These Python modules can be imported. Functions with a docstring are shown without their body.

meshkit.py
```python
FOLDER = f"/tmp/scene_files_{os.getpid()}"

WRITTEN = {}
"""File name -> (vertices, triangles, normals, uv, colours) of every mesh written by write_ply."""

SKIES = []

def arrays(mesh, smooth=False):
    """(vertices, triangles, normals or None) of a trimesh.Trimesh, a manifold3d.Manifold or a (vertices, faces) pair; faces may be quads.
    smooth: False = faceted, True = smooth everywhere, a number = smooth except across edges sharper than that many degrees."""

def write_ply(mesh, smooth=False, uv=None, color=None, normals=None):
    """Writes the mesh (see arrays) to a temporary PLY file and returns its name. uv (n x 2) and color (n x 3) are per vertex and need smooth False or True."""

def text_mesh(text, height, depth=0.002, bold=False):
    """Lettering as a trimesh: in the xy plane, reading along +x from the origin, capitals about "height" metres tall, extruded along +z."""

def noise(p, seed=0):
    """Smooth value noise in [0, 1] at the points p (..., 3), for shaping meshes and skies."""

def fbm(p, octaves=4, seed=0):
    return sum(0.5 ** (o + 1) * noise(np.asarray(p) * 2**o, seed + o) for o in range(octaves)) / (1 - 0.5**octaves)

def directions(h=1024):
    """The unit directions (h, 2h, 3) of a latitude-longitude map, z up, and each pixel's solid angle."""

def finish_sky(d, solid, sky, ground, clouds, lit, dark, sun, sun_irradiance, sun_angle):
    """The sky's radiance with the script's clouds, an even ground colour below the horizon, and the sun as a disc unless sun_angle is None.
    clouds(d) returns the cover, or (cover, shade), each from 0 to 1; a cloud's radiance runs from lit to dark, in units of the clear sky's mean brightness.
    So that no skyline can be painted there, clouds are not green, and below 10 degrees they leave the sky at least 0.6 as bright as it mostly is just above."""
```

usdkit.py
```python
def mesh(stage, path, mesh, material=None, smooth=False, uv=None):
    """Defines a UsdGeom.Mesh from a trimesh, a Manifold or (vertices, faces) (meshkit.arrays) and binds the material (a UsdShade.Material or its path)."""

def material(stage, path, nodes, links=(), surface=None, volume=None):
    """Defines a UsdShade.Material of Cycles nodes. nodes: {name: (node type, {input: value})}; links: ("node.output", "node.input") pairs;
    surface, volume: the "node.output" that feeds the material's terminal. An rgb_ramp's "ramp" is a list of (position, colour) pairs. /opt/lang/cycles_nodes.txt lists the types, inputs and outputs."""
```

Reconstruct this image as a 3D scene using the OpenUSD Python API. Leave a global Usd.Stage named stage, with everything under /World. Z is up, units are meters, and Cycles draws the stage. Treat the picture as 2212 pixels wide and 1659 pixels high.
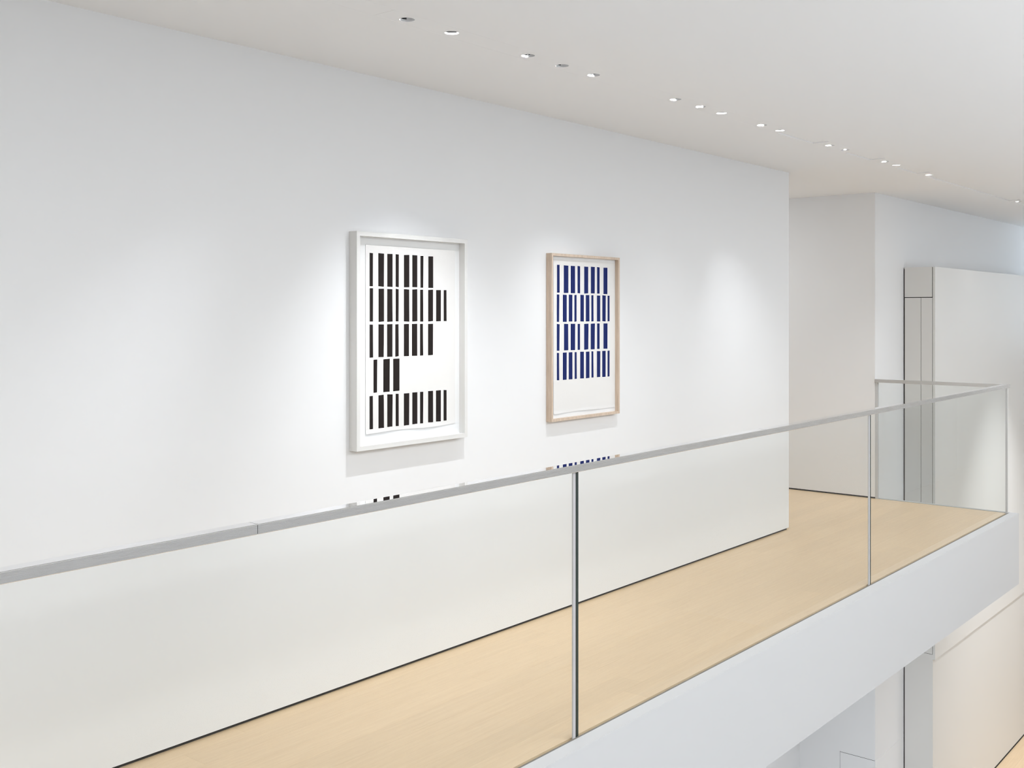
import math, random
import numpy as np, trimesh, usdkit
from shapely.geometry import Polygon, Point, box as sbox
from pxr import Usd, UsdGeom, UsdLux, UsdShade, Gf, Sdf

stage = Usd.Stage.CreateInMemory()
UsdGeom.SetStageUpAxis(stage, 'Z')
UsdGeom.Xform.Define(stage, '/World')
rnd = random.Random(7)

# ------------------------------------------------------------------ camera, sky, lamps, exposure
EXPOSURE = -0.10
EYE = 1.664
TH = math.radians(39.37)
cam = UsdGeom.Camera.Define(stage, '/World/camera')
c_, s_ = math.cos(TH), math.sin(TH)
cam.AddTransformOp().Set(Gf.Matrix4d(s_, -c_, 0, 0, 0, 0, 1, 0, -c_, -s_, 0, 0, 0, 0, EYE, 1))
cam.CreateHorizontalApertureAttr(36.0)
cam.CreateVerticalApertureAttr(27.0)
cam.CreateFocalLengthAttr(36.0 * 2319 / 2212)
cam.CreateVerticalApertureOffsetAttr(-36.0 * 153.5 / 2212)
cam.CreateClippingRangeAttr(Gf.Vec2f(0.05, 500))
cam.CreateExposureAttr(EXPOSURE)

SPOT = 0.97       # accent lamps in the ceiling slot, on the long wall
ENDSPOT = 1.6    # strip lamps turned to the end wall
FILL = 0.95       # added fill lamps over the opposite balcony, out of view
STAIR = 0.1       # unseen lamp over the stairwell
LOWER_L = 0.42    # unseen lamps lighting the lower room
SKY = 0.95        # daylight behind the far windows
dome = UsdLux.DomeLight.Define(stage, '/World/sky')
dome.CreateColorAttr(Gf.Vec3f(0.72, 0.86, 1.0))
dome.CreateIntensityAttr(2.2 * SKY)


COOL = (0.95, 0.985, 1.025)


def ceiling_lamp(name, x, y, z, w, l, power, color=(1.0, 0.985, 0.96)):  # area lamp out of view, no fixture drawn
    r = UsdLux.RectLight.Define(stage, '/World/' + name)
    r.AddTranslateOp().Set((x, y, z))
    r.CreateWidthAttr(w); r.CreateHeightAttr(l)
    r.CreateIntensityAttr(power)
    r.CreateColorAttr(Gf.Vec3f(*color))
    return r


PANELS = [(-3.2, -0.85), (1.2, -0.85), (5.6, -0.85), (10.0, -0.85)]
for k, (x, y) in enumerate(PANELS):
    ceiling_lamp('panel_lamp_%03d' % k, x, y, 2.735, 3.6, 2.3, 4.65 * FILL, COOL)  # added soft fill from overhead, out of view
LOWER = [(2.0, 3.55), (5.0, 3.55), (8.0, 3.55)]
for k, (x, y) in enumerate(LOWER):
    ceiling_lamp('lower_lamp_%03d' % k, x, y, -0.6, 1.2, 0.25, 16.0 * LOWER_L, COOL)  # unseen, placed under the walkway to light the lower wall
PASSAGE = 0.6     # added fill lamp in the side passage, brightens the end wall
ceiling_lamp('passage_lamp', 8.6, 5.7, 2.735, 0.9, 0.9, 12.0 * PASSAGE, COOL)
WASH = 0.68       # unseen lamp under the opposite balcony, lights the lower column
ceiling_lamp('lower_wash_lamp', 12.2, -0.3, -0.595, 0.8, 0.8, 40.0 * WASH, COOL)
HALL = 0.6        # added fill lamps in the lower hall, lift the ceiling
for k, x in enumerate((-2.5, 1.5, 5.5)):
    ceiling_lamp('lower_hall_lamp_%03d' % k, x, -1.2, -0.595, 1.2, 1.2, 18.0 * HALL, COOL)
ACCENT = 0.95      # unseen spot over the stairwell, lights the lower column
acc = UsdLux.SphereLight.Define(stage, '/World/stairwell_accent')
am = Gf.Matrix4d().SetLookAt(Gf.Vec3d(12.2, 1.3, 2.72), Gf.Vec3d(12.2, 3.3, -2.4), Gf.Vec3d(0, 0, 1)).GetInverse()
acc.AddTransformOp().Set(am)
acc.CreateRadiusAttr(0.04)
acc.CreateColorAttr(Gf.Vec3f(0.94, 0.98, 1.03))
acc.CreateIntensityAttr(9000.0 * ACCENT)
ash = UsdLux.ShapingAPI.Apply(acc.GetPrim())
ash.CreateShapingConeAngleAttr(26.0)
ash.CreateShapingConeSoftnessAttr(1.0)
ceiling_lamp('stairwell_lamp', 12.3, 1.3, 2.735, 0.9, 0.9, 14.0 * STAIR, COOL)  # out of view, placed to light the stairwell walls

# ------------------------------------------------------------------ helpers
LOOKS = '/World/Looks'
UsdGeom.Scope.Define(stage, LOOKS)
used = {}


def numbered(parent, name):
    key = (parent, name)
    n = used.get(key, 0); used[key] = n + 1
    return name if n == 0 else '%s_%03d' % (name, n)


def tag(p, label=None, cat=None, group=None, kind=None):
    p = p.GetPrim() if hasattr(p, 'GetPrim') else p
    for k, v in (('label', label), ('category', cat), ('group', group), ('kind', kind)):
        if v:
            p.SetCustomDataByKey(k, v)
    return p


def obj(name, mesh, mat, parent=None, smooth=False, **kw):
    par = '/World' if parent is None else str(parent.GetPath())
    m = usdkit.mesh(stage, par + '/' + numbered(par, name), mesh, mat, smooth=smooth)
    tag(m, **kw)
    return m


def thing(name, loc=(0, 0, 0), **kw):
    x = UsdGeom.Xform.Define(stage, '/World/' + numbered('/World', name))
    x.AddTranslateOp().Set(tuple(loc))
    tag(x, **kw)
    return x


def bx(x0, x1, y0, y1, z0, z1, o=(0, 0, 0)):
    m = trimesh.creation.box((x1 - x0, y1 - y0, z1 - z0))
    m.apply_translation(((x0 + x1) / 2 - o[0], (y0 + y1) / 2 - o[1], (z0 + z1) / 2 - o[2]))
    return m


def cat(*ms):
    return trimesh.util.concatenate(list(ms))


def bevel_box(x0, x1, y0, y1, z0, z1, b=0.002):
    """box with chamfered edges (hull of three shrunken boxes)"""
    pts = []
    for sx in (0, 1):
        for sy in (0, 1):
            for sz in (0, 1):
                X, Y, Z = (x1 if sx else x0), (y1 if sy else y0), (z1 if sz else z0)
                dx, dy, dz = (-b if sx else b), (-b if sy else b), (-b if sz else b)
                pts += [(X, Y + dy, Z + dz), (X + dx, Y, Z + dz), (X + dx, Y + dy, Z)]
    return trimesh.convex.convex_hull(np.array(pts))


def extr(poly, h, z0=0.0):
    m = trimesh.creation.extrude_polygon(poly, h, engine='earcut')
    m.apply_translation((0, 0, z0))
    return m


def stand_up(m, y_face):
    """a flat shape drawn in (x, z) and extruded towards the room: face at y_face, depth going to -y"""
    v = m.vertices.copy()
    m.vertices = np.stack([v[:, 0], y_face - v[:, 2], v[:, 1]], 1)
    m.fix_normals()
    return m


# ------------------------------------------------------------------ materials
def plain(name, col, rough=0.6, metal=0.0, spec=0.5, grain=0.0, scale=60, aniso=0.0):
    nodes = {'p': ('principled_bsdf', {'base_color': col, 'roughness': rough, 'metallic': metal, 'specular_ior_level': spec, 'anisotropic': aniso})}
    links = []
    if grain:
        nodes['g'] = ('geometry', {})
        nodes['n'] = ('noise_texture', {'scale': scale, 'detail': 4.0})
        nodes['b'] = ('bump', {'strength': grain, 'distance': 0.001})
        links = [('g.position', 'n.vector'), ('n.fac', 'b.height'), ('b.normal', 'p.normal')]
    return usdkit.material(stage, LOOKS + '/' + name, nodes, links, surface='p.BSDF')


M_wall = plain("wall_paint", (0.88, 0.88, 0.88), 0.75, spec=0.25, grain=0.05, scale=300)
M_ceil = plain("ceiling_paint", (0.93, 0.93, 0.93), 0.85, spec=0.2)
M_slab = plain("slab_paint", (0.71, 0.71, 0.71), 0.6, spec=0.3)
M_concrete = plain("pale_concrete", (0.82, 0.82, 0.82), 0.7)  # pale tone for unseen floors, chosen to bounce light onto the ceiling
M_panel = plain('cupboard_paint', (0.80, 0.785, 0.755), 0.55, spec=0.3)
M_gap = plain('shadow_gap', (0.055, 0.053, 0.050), 0.8, spec=0.1)
M_rubber = plain('gasket', (0.24, 0.22, 0.19), 0.7)
M_steel = usdkit.material(stage, LOOKS + '/brushed_steel', {
    'g': ('geometry', {}), 'm': ('mapping', {'scale': (3, 400, 400)}),
    'n': ('noise_texture', {'scale': 3.0, 'detail': 3.0}),
    'r': ('map_range', {'from_min': 0.3, 'from_max': 0.7, 'to_min': 0.10, 'to_max': 0.20}),
    'p': ('principled_bsdf', {'base_color': (0.92, 0.922, 0.925), 'metallic': 1.0, 'roughness': 0.14})},
    [('g.position', 'm.vector'), ('m.vector', 'n.vector'), ('n.fac', 'r.value'), ('r.result', 'p.roughness')], surface='p.BSDF')
M_polish = plain('polished_steel', (0.90, 0.90, 0.905), 0.03, metal=1.0)
M_satin = plain('satin_steel', (0.62, 0.615, 0.605), 0.3, metal=0.8)  # steel of the same rail, tone set for the light on its end run
M_zinc = plain('channel_metal', (0.6, 0.605, 0.605), 0.5, metal=0.0)
M_seal = plain('joint_seal', (0.60, 0.585, 0.585), 0.5)
M_edge = plain('glass_edge', (0.045, 0.07, 0.065), 0.15)
M_glass = usdkit.material(stage, LOOKS + '/clear_glass', {
    'g': ('geometry', {}), 'f': ('fresnel', {'IOR': 1.24}),
    'i': ('math', {'math_type': 'subtract', 'value1': 1.0}),
    'k': ('math', {'math_type': 'multiply'}),
    't': ('transparent_bsdf', {'color': (0.974, 0.981, 0.978)}),
    's': ('glossy_bsdf', {'color': (1, 1, 1), 'roughness': 0.0}),
    'x': ('mix_closure', {})},
    [('g.backfacing', 'i.value2'), ('f.fac', 'k.value1'), ('i.value', 'k.value2'), ('k.value', 'x.fac'),
     ('t.BSDF', 'x.closure1'), ('s.BSDF', 'x.closure2')], surface='x.closure')
M_white_frame = plain('white_frame_lacquer', (0.80, 0.79, 0.765), 0.45)
M_mat = plain('white_mount', (0.88, 0.88, 0.87), 0.8, spec=0.2)
M_paper = plain('print_paper', (0.84, 0.825, 0.80), 0.85, spec=0.2, grain=0.2, scale=150)
M_ink = plain('black_ink', (0.020, 0.015, 0.014), 0.8, spec=0.15)
M_blue = plain('blue_ink', (0.013, 0.023, 0.125), 0.8, spec=0.15)
M_maple = usdkit.material(stage, LOOKS + '/maple_frame', {
    'g': ('geometry', {}), 'm': ('mapping', {'scale': (40, 40, 5)}), 'n': ('noise_texture', {'scale': 2.0, 'detail': 4.0}),
    'r': ('rgb_ramp', {'ramp': [(0.3, (0.60, 0.47, 0.36)), (0.7, (0.72, 0.58, 0.46))]}),
    'p': ('principled_bsdf', {'roughness': 0.5})},
    [('g.position', 'm.vector'), ('m.vector', 'n.vector'), ('n.fac', 'r.fac'), ('r.color', 'p.base_color')], surface='p.BSDF')


def wood(name, a, b):
    return usdkit.material(stage, LOOKS + '/' + name, {
        'g': ('geometry', {}), 'o': ('object_info', {}),
        'c': ('combine_xyz', {}), 'q': ('math', {'math_type': 'multiply', 'value2': 37.0}),
        'va': ('mix_vector', {}),
        'm': ('mapping', {'scale': (1.3, 26, 1)}), 'n': ('noise_texture', {'scale': 2.2, 'detail': 7.0, 'roughness': 0.68}),
        'm2': ('mapping', {'scale': (6, 140, 1)}), 'n2': ('noise_texture', {'scale': 2.0, 'detail': 3.0}),
        'r': ('rgb_ramp', {'ramp': [(0.25, a), (0.75, b)]}),
        'mr': ('map_range', {'from_min': 0.0, 'from_max': 1.0, 'to_min': 0.972, 'to_max': 1.022}),
        'mr2': ('map_range', {'from_min': 0.3, 'from_max': 0.7, 'to_min': 0.975, 'to_max': 1.02}),
        'mm': ('math', {'math_type': 'multiply'}),
        'v': ('hsv', {}),
        'p': ('principled_bsdf', {'roughness': 0.38, 'specular_ior_level': 0.4})},
        [('g.position', 'm.vector'), ('m.vector', 'n.vector'), ('g.position', 'm2.vector'), ('m2.vector', 'n2.vector'),
         ('n.fac', 'r.fac'), ('o.random', 'mr.value'), ('n2.fac', 'mr2.value'), ('mr.result', 'mm.value1'), ('mr2.result', 'mm.value2'),
         ('r.color', 'v.color'), ('mm.value', 'v.value'), ('v.color', 'p.base_color')], surface='p.BSDF')


M_wood = wood('maple_floor', (0.81, 0.60, 0.38), (0.88, 0.68, 0.45))
M_trim = plain('lamp_trim', (0.88, 0.88, 0.88), 0.5)
M_baffle = plain('lamp_baffle', (0.014, 0.014, 0.014), 0.6, spec=0.1)
M_reflector = plain('lamp_reflector', (0.9, 0.9, 0.9), 0.5)  # white of the beam-lit patch inside the lamp cans
M_lens = usdkit.material(stage, LOOKS + '/lamp_lens', {'e': ('emission', {'color': (1, 0.98, 0.95), 'strength': 14.0})}, surface='e.emission')

# ------------------------------------------------------------------ the setting
WY = 3.592          # main wall face
EX, EY = 9.50, 3.587  # end wall face / its outer corner
CH = 2.743          # ceiling height
FZ = -3.246         # lower floor
XL, XR, YN, YF = -6.0, 15.5, -4.0, 6.6
R = 0.014           # shadow gap at the foot of the walls

wall_left = obj('wall_left', bx(XL, 7.735, WY, YF + .1, R, CH + .06), M_wall, kind='structure', label='long white gallery wall carrying the two framed prints')
obj('baseboard_left', cat(bx(XL, 7.72, WY + .011, WY + .2, 0, R), bx(7.5, 7.724, WY + .02, YF, 0, R)), M_gap, kind='structure', label='dark recessed shadow gap under the long wall')
obj('wall_end', cat(bx(EX, XR, EY, YF + .1, R, CH + .06), bx(EX + .0125, XR, EY, YF + .1, -.02, R)), M_wall, kind='structure', label='white wall closing the walkway at its far end')
obj('wall_end_lower', bx(EX, XR, EY, YF + .1, FZ, -0.02), M_wall, kind='structure', label='white wall below the far end of the walkway')
obj('baseboard_end', bx(EX + .010, EX + .0122, EY + .002, YF, 0, R), M_gap, kind='structure', label='dark recessed shadow gap under the end wall')
obj('wall_back', bx(7.735, EX, YF, YF + .1, 0, CH + .06), M_wall, kind='structure', label='white wall at the back of the side passage')
obj('wall_lower', bx(XL, EX, 4.305, 4.6, FZ, -0.58), M_wall, kind='structure', label='white wall of the lower room under the walkway')
obj('wall_near', bx(XL - .2, XL, YN - .2, YF + .1, FZ, CH + .06), M_wall, kind='structure', label='white wall at the near end of the hall')
obj('wall_right', bx(XL, XR, YN - .2, YN, FZ, CH + .06), M_wall, kind='structure', label='white wall behind the opposite balcony')

# far wall with two window openings (outside the frame, they bring the bluish daylight)
wins = [(-2.75, -1.75, 0.3, 2.45), (2.5, 3.2, 1.2, 2.65)]
fw = sbox(YN - .2, FZ, YF + .1, CH + .06)
for a, b, z0, z1 in wins:
    fw = fw.difference(sbox(a, z0, b, z1))
m = extr(fw, 0.25)
v = m.vertices.copy(); m.vertices = np.stack([XR + v[:, 2], v[:, 0], v[:, 1]], 1); m.fix_normals()
obj('wall_far', m, M_wall, kind='structure', label='white wall with windows beyond the stairwell')
for k, (a, b, z0, z1) in enumerate(wins):
    w = UsdGeom.Xform.Define(stage, '/World/window_%d' % (k + 1))
    tag(w, label='tall daylight window in the far wall', kind='structure')
    fr = extr(sbox(a, z0, b, z1).difference(sbox(a + .05, z0 + .05, b - .05, z1 - .05)), 0.06)
    v = fr.vertices.copy(); fr.vertices = np.stack([XR + .1 + v[:, 2], v[:, 0], v[:, 1]], 1); fr.fix_normals()
    obj('window_frame', fr, M_zinc, w)
    obj('pane', bx(XR + .12, XR + .13, a + .05, b - .05, z0 + .05, z1 - .05), M_glass, w)

# ceiling with the slot for the accent lamps
S0, S1 = 2.745, 2.855
ceiling = UsdGeom.Xform.Define(stage, '/World/ceiling')
tag(ceiling, label='flat white ceiling with a long narrow lamp slot', kind='structure')
obj('ceiling_plane', cat(bx(XL, XR, YN, S0, CH, CH + .12), bx(XL, XR, S1, YF, CH, CH + .12), bx(XL, XR, S0, S1, CH + .10, CH + .12)), M_ceil, ceiling)
LAMPS = [2.808, 3.05, 3.523, 3.762, 4.0, 4.72, 4.968, 5.2, 5.68, 5.917, 6.646, 6.89, 7.608, 7.84, 8.563, 11.15]
LIT = [0, 2, 3, 4, 5, 6, 8, 10, 11, 12, 14, 15]
LY = 2.803
HR = 0.0295
segs = [(XL, 2.69, 0), (2.691, 5.065, 0), (5.066, 5.98, 0), (5.98, 6.50, 1), (6.50, 7.02, 0), (7.02, 7.46, 1), (7.46, 7.98, 0),
        (7.98, 8.42, 1), (8.42, 8.70, 0), (8.70, 11.02, 1), (11.02, 11.30, 0), (11.30, XR, 1)]
for a, b, rec in segs:
    p = sbox(a, S0 + .0005, b, S1 - .0005)
    if not rec:
        for x in LAMPS:
            if a < x < b:
                p = p.difference(Point(x, LY).buffer(HR, 24))
    obj('cover_plate', extr(p, 0.008, CH + (0.006 if rec else 0.0)), M_ceil, ceiling)

# balcony slab, planks, lower floors
obj('balcony_slab', cat(bx(XL, 9.56, 2.40, YF, -0.585, -0.014), bx(XL, 9.56, 2.40, 2.467, -0.014, 0.0), bx(9.518, 9.56, 2.467, EY, -0.014, 0.002)),
    M_slab, kind='structure', label='white edge of the walkway floor slab')
floor = UsdGeom.Xform.Define(stage, '/World/floor')
tag(floor, label='pale maple board floor of the upper walkway', kind='structure')


def planks(parent, x0, x1, y0, y1, z, width=0.128, g=0.0002, t=0.0135):
    y = y0
    while y < y1 - 0.01:
        ye = min(y + width, y1)
        x = x0 - rnd.random() * 1.6
        while x < x1:
            L = 1.5 + rnd.random() * 1.1
            a, b = max(x, x0), min(x + L, x1)
            if b - a > 0.02:
                obj('plank', bx(a + g, b - g, y + g, ye - g, z - t, z), M_wood, parent)
            x += L
        y = ye


obj('plank', bx(9.405, 9.510, 2.4885, YF - .1, -0.0135, 0), M_wood, floor)          # border board along the end rail
planks(floor, 0.6, 9.405, 2.4885, WY + .03, 0.0)
planks(floor, 7.70, 9.405, WY + .03, YF - .1, 0.0)
obj('floorboards', bx(XL, 0.6, 2.4885, WY + .03, -0.0135, 0), M_wood, floor)          # beyond the frame
floor_low = UsdGeom.Xform.Define(stage, '/World/floor_001')
tag(floor_low, label='pale maple floor at the foot of the stairwell, low right corner', kind='structure')
obj('floorboards', cat(bx(10.0, XR, YN, 1.5, FZ - .05, FZ), bx(14.6, XR, 1.5, 3.33, FZ - .05, FZ)), M_wood, floor_low)
obj('screed', cat(bx(XL, 10.0, YN, 4.31, FZ - .05, FZ), bx(XL, XR, YN, 4.4, FZ - .12, FZ - .05)), M_concrete, floor_low)  # pale unseen floor, added to bounce neutral light upwards
planks(floor_low, 10.0, 14.6, 1.5, 3.312, FZ, t=0.05)
obj('floor_002', cat(bx(XL, XR, YN, 0.25, -0.585, 0.0), bx(XL, XR, 0.13, 0.25, 0.0, 1.02)), M_concrete, kind='structure', label='unseen floor of the opposite balcony with an added low parapet')  # out of view; parapet added to even out reflections in the glass

# ------------------------------------------------------------------ glass balustrade
bal = thing('glass_balustrade', label='frameless glass balustrade with flat brushed steel handrail along the walkway edge', cat='railing')
GY0, GY1 = 2.474, 2.4875
RZ0, RZ1 = 1.043, 1.0715
XG = 9.502
for a, b in ((XL + .2, 1.8725), (1.8735, 5.0275), (5.0285, 9.525)):
    obj('handrail', bevel_box(a, b, 2.457, 2.504, RZ0, RZ1, .0015), M_steel, bal)
    obj('handrail_cap', bx(a + .001, b - .001, 2.458, 2.503, RZ1 + .0001, RZ1 + .0011), M_polish, bal, label='mirror polished top of the handrail')
obj('handrail', bevel_box(9.478, 9.525, 2.5045, 3.584, RZ0, RZ1, .0015), M_satin, bal)
obj('handrail_cap', bx(9.479, 9.524, 2.5055, 3.583, RZ1 + .0001, RZ1 + .0011), M_polish, bal, label='mirror polished top of the handrail')
for a, b in ((0.36, 3.391), (3.427, 6.450), (6.482, XG - .0)):
    obj('glass_pane', bx(a, b, GY0, GY1, -0.012, RZ0 + .004), M_glass, bal)
obj('glass_pane', bx(XL + .2, 0.34, GY0, GY1, -0.012, RZ0 + .004), M_glass, bal)
obj('glass_pane', bx(XG, XG + .0135, GY1 + .004, 3.566, -0.012, RZ0 + .004), M_glass, bal)
for x in (3.427, 6.482):
    obj('pane_edge', bx(x - .0035, x - .0005, GY0, GY1, -0.012, RZ0 + .002), M_edge, bal, label='dark green glass edge at the joint')
for a, b in ((3.3915, 3.409), (6.4505, 6.472)):
    obj('joint_seal', bx(a, b, GY0 + .001, GY0 + .006, -0.010, RZ0 + .002), M_seal, bal, label='pale strip sealing the joint between two panes')
obj('joint_seal', bx(XG + .001, XG + .018, GY0 - .001, GY0 + .0125, -0.010, RZ0 + .002), M_white_frame, bal, label='pale strip at the glass corner')
obj('pane_edge', bx(XG - .004, XG - .001, GY0 + .004, GY1 + .002, -0.010, RZ0 + .002), M_zinc, bal, label='thin grey line at the glass corner')
obj('base_gasket', cat(bx(XL + .2, 9.522, 2.4672, 2.4738, -0.0138, 0.0012)), M_rubber, bal)
obj('wall_channel', bevel_box(9.501, 9.523, 3.562, 3.5865, 0.0, RZ0, .001), M_zinc, bal, label='grey metal channel holding the glass at the wall')

# ------------------------------------------------------------------ framed prints
def frame_ring(x0, x1, z0, z1, rim, y_face, depth):
    m = extr(sbox(x0, z0, x1, z1).difference(sbox(x0 + rim, z0 + rim, x1 - rim, z1 - rim)), depth)
    # extruded along +z -> towards the wall (+y)
    v = m.vertices.copy()
    m.vertices = np.stack([v[:, 0], y_face + v[:, 2], v[:, 1]], 1)
    m.fix_normals()
    return m


def paper_mesh(x0, x1, z0, z1, y, wav):
    n = 24
    xs, zs = np.linspace(x0, x1, n), np.concatenate([np.linspace(z0, z0 + .02, 6), np.linspace(z0 + .03, z1, n - 6)])
    gx, gz = np.meshgrid(xs, zs)
    low = np.clip(1 - (gz - z0) / 0.016, 0, 1)
    gy = y - 0.0012 - wav * low * (0.6 + 0.4 * np.sin(gx * 19.0))
    gz2 = gz + 0.0025 * low * np.sin(gx * 13.0)
    front = np.stack([gx, gy, gz2], -1).reshape(-1, 3)
    back = front + np.array([0, 0.0008, 0])
    f = []
    for i in range(n - 1):
        for j in range(n - 1):
            a = i * n + j
            f += [(a, a + 1, a + n + 1), (a, a + n + 1, a + n)]
    f = np.array(f)
    N = n * n
    border = [j for j in range(n)] + [i * n + n - 1 for i in range(1, n)] + [(n - 1) * n + j for j in range(n - 2, -1, -1)] + [i * n for i in range(n - 2, 0, -1)]
    side = []
    for a, b in zip(border, border[1:] + border[:1]):
        side += [(b, a, a + N), (b, a + N, b + N)]
    return trimesh.Trimesh(np.vstack([front, back]), np.vstack([f, f[:, ::-1] + N, side]), process=False)


def bars(rows, y, th, seed):
    """plain printed bars in rows: (x0, x1, z0, z1, count of bars); no lettering"""
    r = random.Random(seed)
    out = []
    for x0, x1, z0, z1, n in rows:
        pitch = (x1 - x0) / n
        for k in range(n):
            a = x0 + k * pitch
            w = pitch * (0.62 if k % 3 else 0.36)
            e = [r.uniform(-.0012, .0012) for _ in range(6)]
            parts = [(z0, z1)]
            for q0, q1 in parts:
                p = Polygon([(a + e[0], q0 + e[1]), (a + w + e[2], q0 + e[3]), (a + w + e[4], q1 + e[5]), (a + e[0], q1 + e[1])])
                out.append(stand_up(extr(p, th), y))
    return cat(*out)


# large print, white frame
pa = thing('framed_print', (3.602, WY, 1.5385), label='larger framed print in a deep white frame, five rows of black bars', cat='picture')
def at_a(m):
    m.apply_translation((-3.602, -WY, -1.5385)); return m
obj('frame', at_a(frame_ring(3.235, 3.969, 1.050, 2.027, .020, WY - .050, .0495)), M_white_frame, pa)
obj('mount_board', at_a(bx(3.250, 3.954, WY - .013, WY - .0008, 1.065, 2.012)), M_mat, pa)
obj('paper_sheet', at_a(paper_mesh(3.320, 3.916, 1.118, 1.972, WY - .0135, .004)), M_paper, pa, smooth=True)
rows = [(3.345, 3.781, 1.785, 1.936, 8), (3.345, 3.889, 1.624, 1.775, 10), (3.345, 3.779, 1.462, 1.612, 8), (3.368, 3.556, 1.302, 1.452, 3), (3.345, 3.889, 1.138, 1.288, 10)]
obj('printed_bars', at_a(bars(rows, WY - .0148, .0003, 3)), M_ink, pa, label='flat black ink bars')
# smaller print, maple frame
pb = thing('framed_print', (5.0075, WY, 1.530), label='smaller framed print in a slim natural wood frame, four rows of dark blue bars', cat='picture')
def at_b(m):
    m.apply_translation((-5.0075, -WY, -1.530)); return m
obj('frame', at_b(frame_ring(4.673, 5.342, 1.067, 1.992, .014, WY - .038, .0375)), M_maple, pb)
obj('mount_board', at_b(bx(4.686, 5.330, WY - .013, WY - .0008, 1.080, 1.979)), M_mat, pb)
obj('paper_sheet', at_b(paper_mesh(4.722, 5.318, 1.106, 1.962, WY - .0135, .003)), M_paper, pb, smooth=True)
rows = [(4.752, 5.270, 1.776, 1.930, 8), (4.752, 5.303, 1.615, 1.766, 10), (4.752, 5.270, 1.454, 1.602, 8), (4.752, 5.303, 1.290, 1.442, 10)]
obj('printed_bars', at_b(bars(rows, WY - .0148, .0003, 5)), M_blue, pb, label='flat dark blue ink bars')

# ------------------------------------------------------------------ boxed column beyond the end rail
BX = 10.22
col = thing('service_column', (BX, 3.4, FZ), label='boxed white column with flush access panels standing beyond the glass end rail', cat='column')
O = (BX, 3.4, FZ)
obj('upper_casing', cat(bx(BX + .012, XR - .01, 3.293, 3.576, -1.566, 2.094, O), bx(BX, BX + .012, 3.293, 3.3145, -1.566, 2.094, O), bx(BX, BX + .012, 3.3145, 3.576, -1.566, -1.52, O)), M_panel, col)
obj('lower_casing', bx(BX + .004, XR - .01, 3.316, 3.576, FZ + .014, -1.5665, O), M_panel, col)
obj('foot_gap', bx(BX + .012, XR - .01, 3.3122, 3.57, FZ - .03, FZ + .0139, O), M_gap, col, label='dark recessed line at the foot of the column')
obj('joint_backing', cat(bx(BX + .008, BX + .0119, 3.3147, 3.5755, -1.5195, 2.0935, O), bx(BX + .012, XR - .01, 3.5765, 3.5865, FZ, 2.08, O)), M_gap, col, label='dark joint lines between the panels')
obj('access_panel', bx(BX, BX + .0078, 3.3205, 3.5755, 1.8135, 2.094, O), M_panel, col)
obj('access_panel', bx(BX, BX + .0078, 3.4255, 3.5735, -1.5165, 1.8065, O), M_panel, col)
obj('access_panel', bx(BX, BX + .0078, 3.3185, 3.4215, -1.5165, 1.8065, O), M_panel, col)

# low flush doors on the walls under the walkway
d = UsdGeom.Xform.Define(stage, '/World/door_1')
tag(d, label='flush white access door outlined on the wall under the walkway', kind='structure')
obj('joint_backing', bx(EX - .0012, EX - .0001, 3.589, 3.9135, FZ, -2.349), M_gap, d)
obj('door_leaf', bx(EX - .0022, EX - .0012, 3.5885, 3.911, FZ, -2.3515), M_wall, d)
obj('door_leaf', bx(EX, 10.212, EY - .0022, EY - .0001, FZ, -2.350), M_wall, d)

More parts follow.
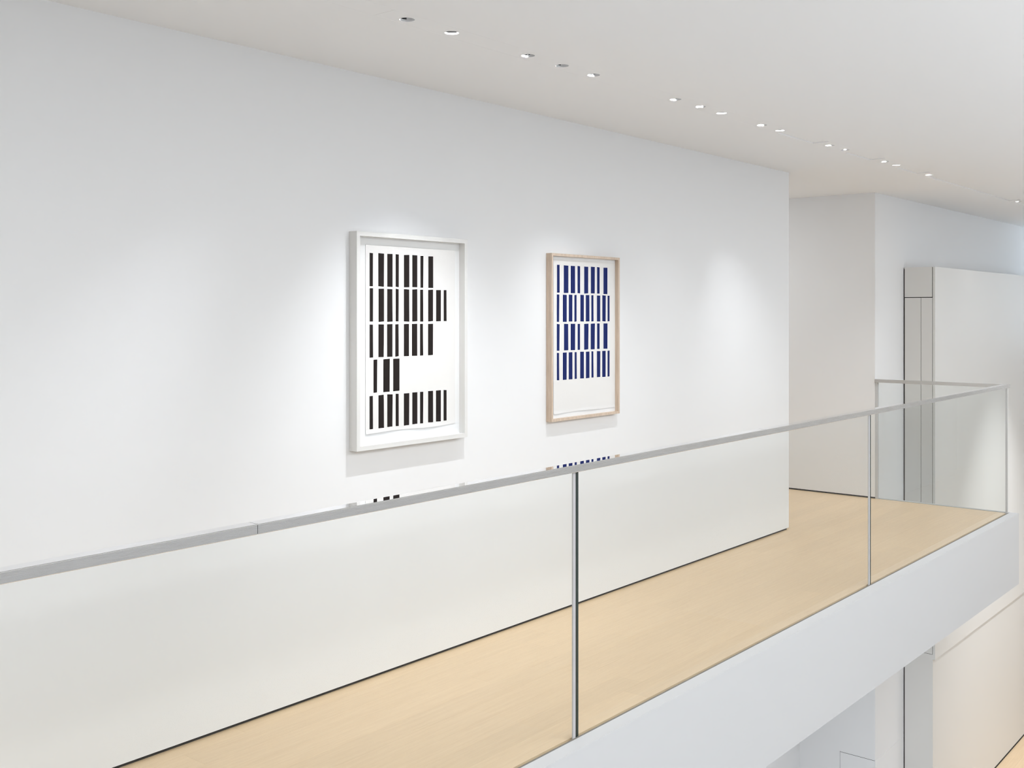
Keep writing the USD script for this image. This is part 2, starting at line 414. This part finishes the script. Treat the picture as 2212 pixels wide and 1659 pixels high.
# ------------------------------------------------------------------ accent lamps in the ceiling slot
def tube_mesh(r0, r1, z0, z1, n=32):
    return trimesh.creation.annulus(r_min=r0, r_max=r1, height=z1 - z0, sections=n, transform=trimesh.transformations.translation_matrix((0, 0, (z0 + z1) / 2)))


names = ['first', 'second', 'third', 'fourth', 'fifth', 'sixth', 'seventh', 'eighth', 'ninth', 'tenth', 'eleventh', 'twelfth', 'thirteenth', 'fourteenth', 'fifteenth', 'sixteenth']
POWER = {0: 1.7, 2: 2.2, 3: 0.75, 4: 0.2, 5: 1.5, 6: 0.2, 8: 0.35, 15: 0.12}
AIM = {0: (1.3, 1.3), 2: (3.6, 1.0), 3: (2.6, 1.2), 4: (4.2, 1.2), 5: (4.98, 1.05), 6: (5.9, 1.2), 8: (6.3, 1.3), 10: (7.1, 1.3), 11: (EX, 1.5), 12: (EX, 1.3), 14: (9.3, .8), 15: (11.6, 1.2)}
for k, x in enumerate(LAMPS):
    lit = k in LIT
    lab = '%s recessed ceiling downlight from the left, %s' % (names[k], 'switched on' if lit else 'dark inside with a bright rim')
    t = thing('recessed_downlight', (x, LY, CH), label=lab, cat='ceiling light', group='downlights in the ceiling slot')
    obj('trim_ring', tube_mesh(HR - .0016, HR - .0002, -0.0004, 0.008), M_trim, t, smooth=30)
    obj('baffle', cat(tube_mesh(HR - .0022, HR - .0002, 0.0081, 0.062), trimesh.creation.cylinder(HR - .0003, 0.002, transform=trimesh.transformations.translation_matrix((0, 0, .0632)))),
        M_baffle, t, smooth=30)
    if lit:
        # beam-lit patch of the can, shaped as a white curved shield with sloping edge
        th = np.linspace(math.radians(50), math.radians(-38), 20)
        hh = np.linspace(0.026, 0.0085, 20)
        ro, ri = HR - .0026, HR - .0036
        vv = np.concatenate([np.stack([r * np.cos(th), r * np.sin(th), z], 1) for r, z in ((ro, 0 * th + .002), (ro, hh), (ri, hh), (ri, 0 * th + .002))])
        ff = []
        for q in range(19):
            for a in range(4):
                b = (a + 1) % 4
                ff += [(a * 20 + q, b * 20 + q, b * 20 + q + 1), (a * 20 + q, b * 20 + q + 1, a * 20 + q + 1)]
        for q in (0, 19):
            ff += [(q, 20 + q, 40 + q), (q, 40 + q, 60 + q)]
        rm = trimesh.Trimesh(vv, ff, process=False); rm.fix_normals()
        obj('reflector', rm, M_reflector, t, smooth=30)
        ax, az = AIM[k]
        src = Gf.Vec3d(x, LY - .003, CH + .034)
        end = ax == EX
        dst = Gf.Vec3d(ax, 4.0 if end else WY, az)
        aim = np.array(dst - src); aim = aim / np.linalg.norm(aim)
        turn = trimesh.geometry.align_vectors([0, 0, -1], aim)
        turn[:3, 3] = (0, -.003, .034)
        snoot = trimesh.util.concatenate([tube_mesh(.0124, .0136, -.027, .012, 24), trimesh.creation.cylinder(.0136, .002, sections=24, transform=trimesh.transformations.translation_matrix((0, 0, .013)))])
        snoot.apply_transform(turn)
        obj('lamp_head', snoot, M_baffle, t, smooth=30)  # snoot out of view, placed to keep the beam off the upper baffle
        ln = trimesh.creation.cylinder(0.0115, 0.002, sections=24)
        ln.apply_translation((0, 0, .0105)); ln.apply_transform(turn)
        obj('lens', ln, M_lens, t, smooth=30)
        L = UsdLux.SphereLight.Define(stage, str(t.GetPath()) + '/beam')
        mtx = Gf.Matrix4d().SetLookAt(src, dst, Gf.Vec3d(0, 0, 1)).GetInverse()
        mtx.SetTranslateOnly(Gf.Vec3d(0, -.003, .034))
        L.AddTransformOp().Set(mtx)
        L.CreateRadiusAttr(0.0085)
        L.CreateIntensityAttr(14000.0 * POWER.get(k, 1.0) * (ENDSPOT if end else SPOT))
        L.CreateColorAttr(Gf.Vec3f(0.95, 0.985, 1.03))
        sh = UsdLux.ShapingAPI.Apply(L.GetPrim())
        sh.CreateShapingConeAngleAttr(40.0)
        sh.CreateShapingConeSoftnessAttr(0.8)
    else:
        # deep lamp: lights only its own white rim and a small patch below
        L = UsdLux.SphereLight.Define(stage, str(t.GetPath()) + '/beam')
        L.AddTranslateOp().Set((0, 0, .040))
        L.CreateRadiusAttr(0.006)
        L.CreateIntensityAttr(300.0 * SPOT)
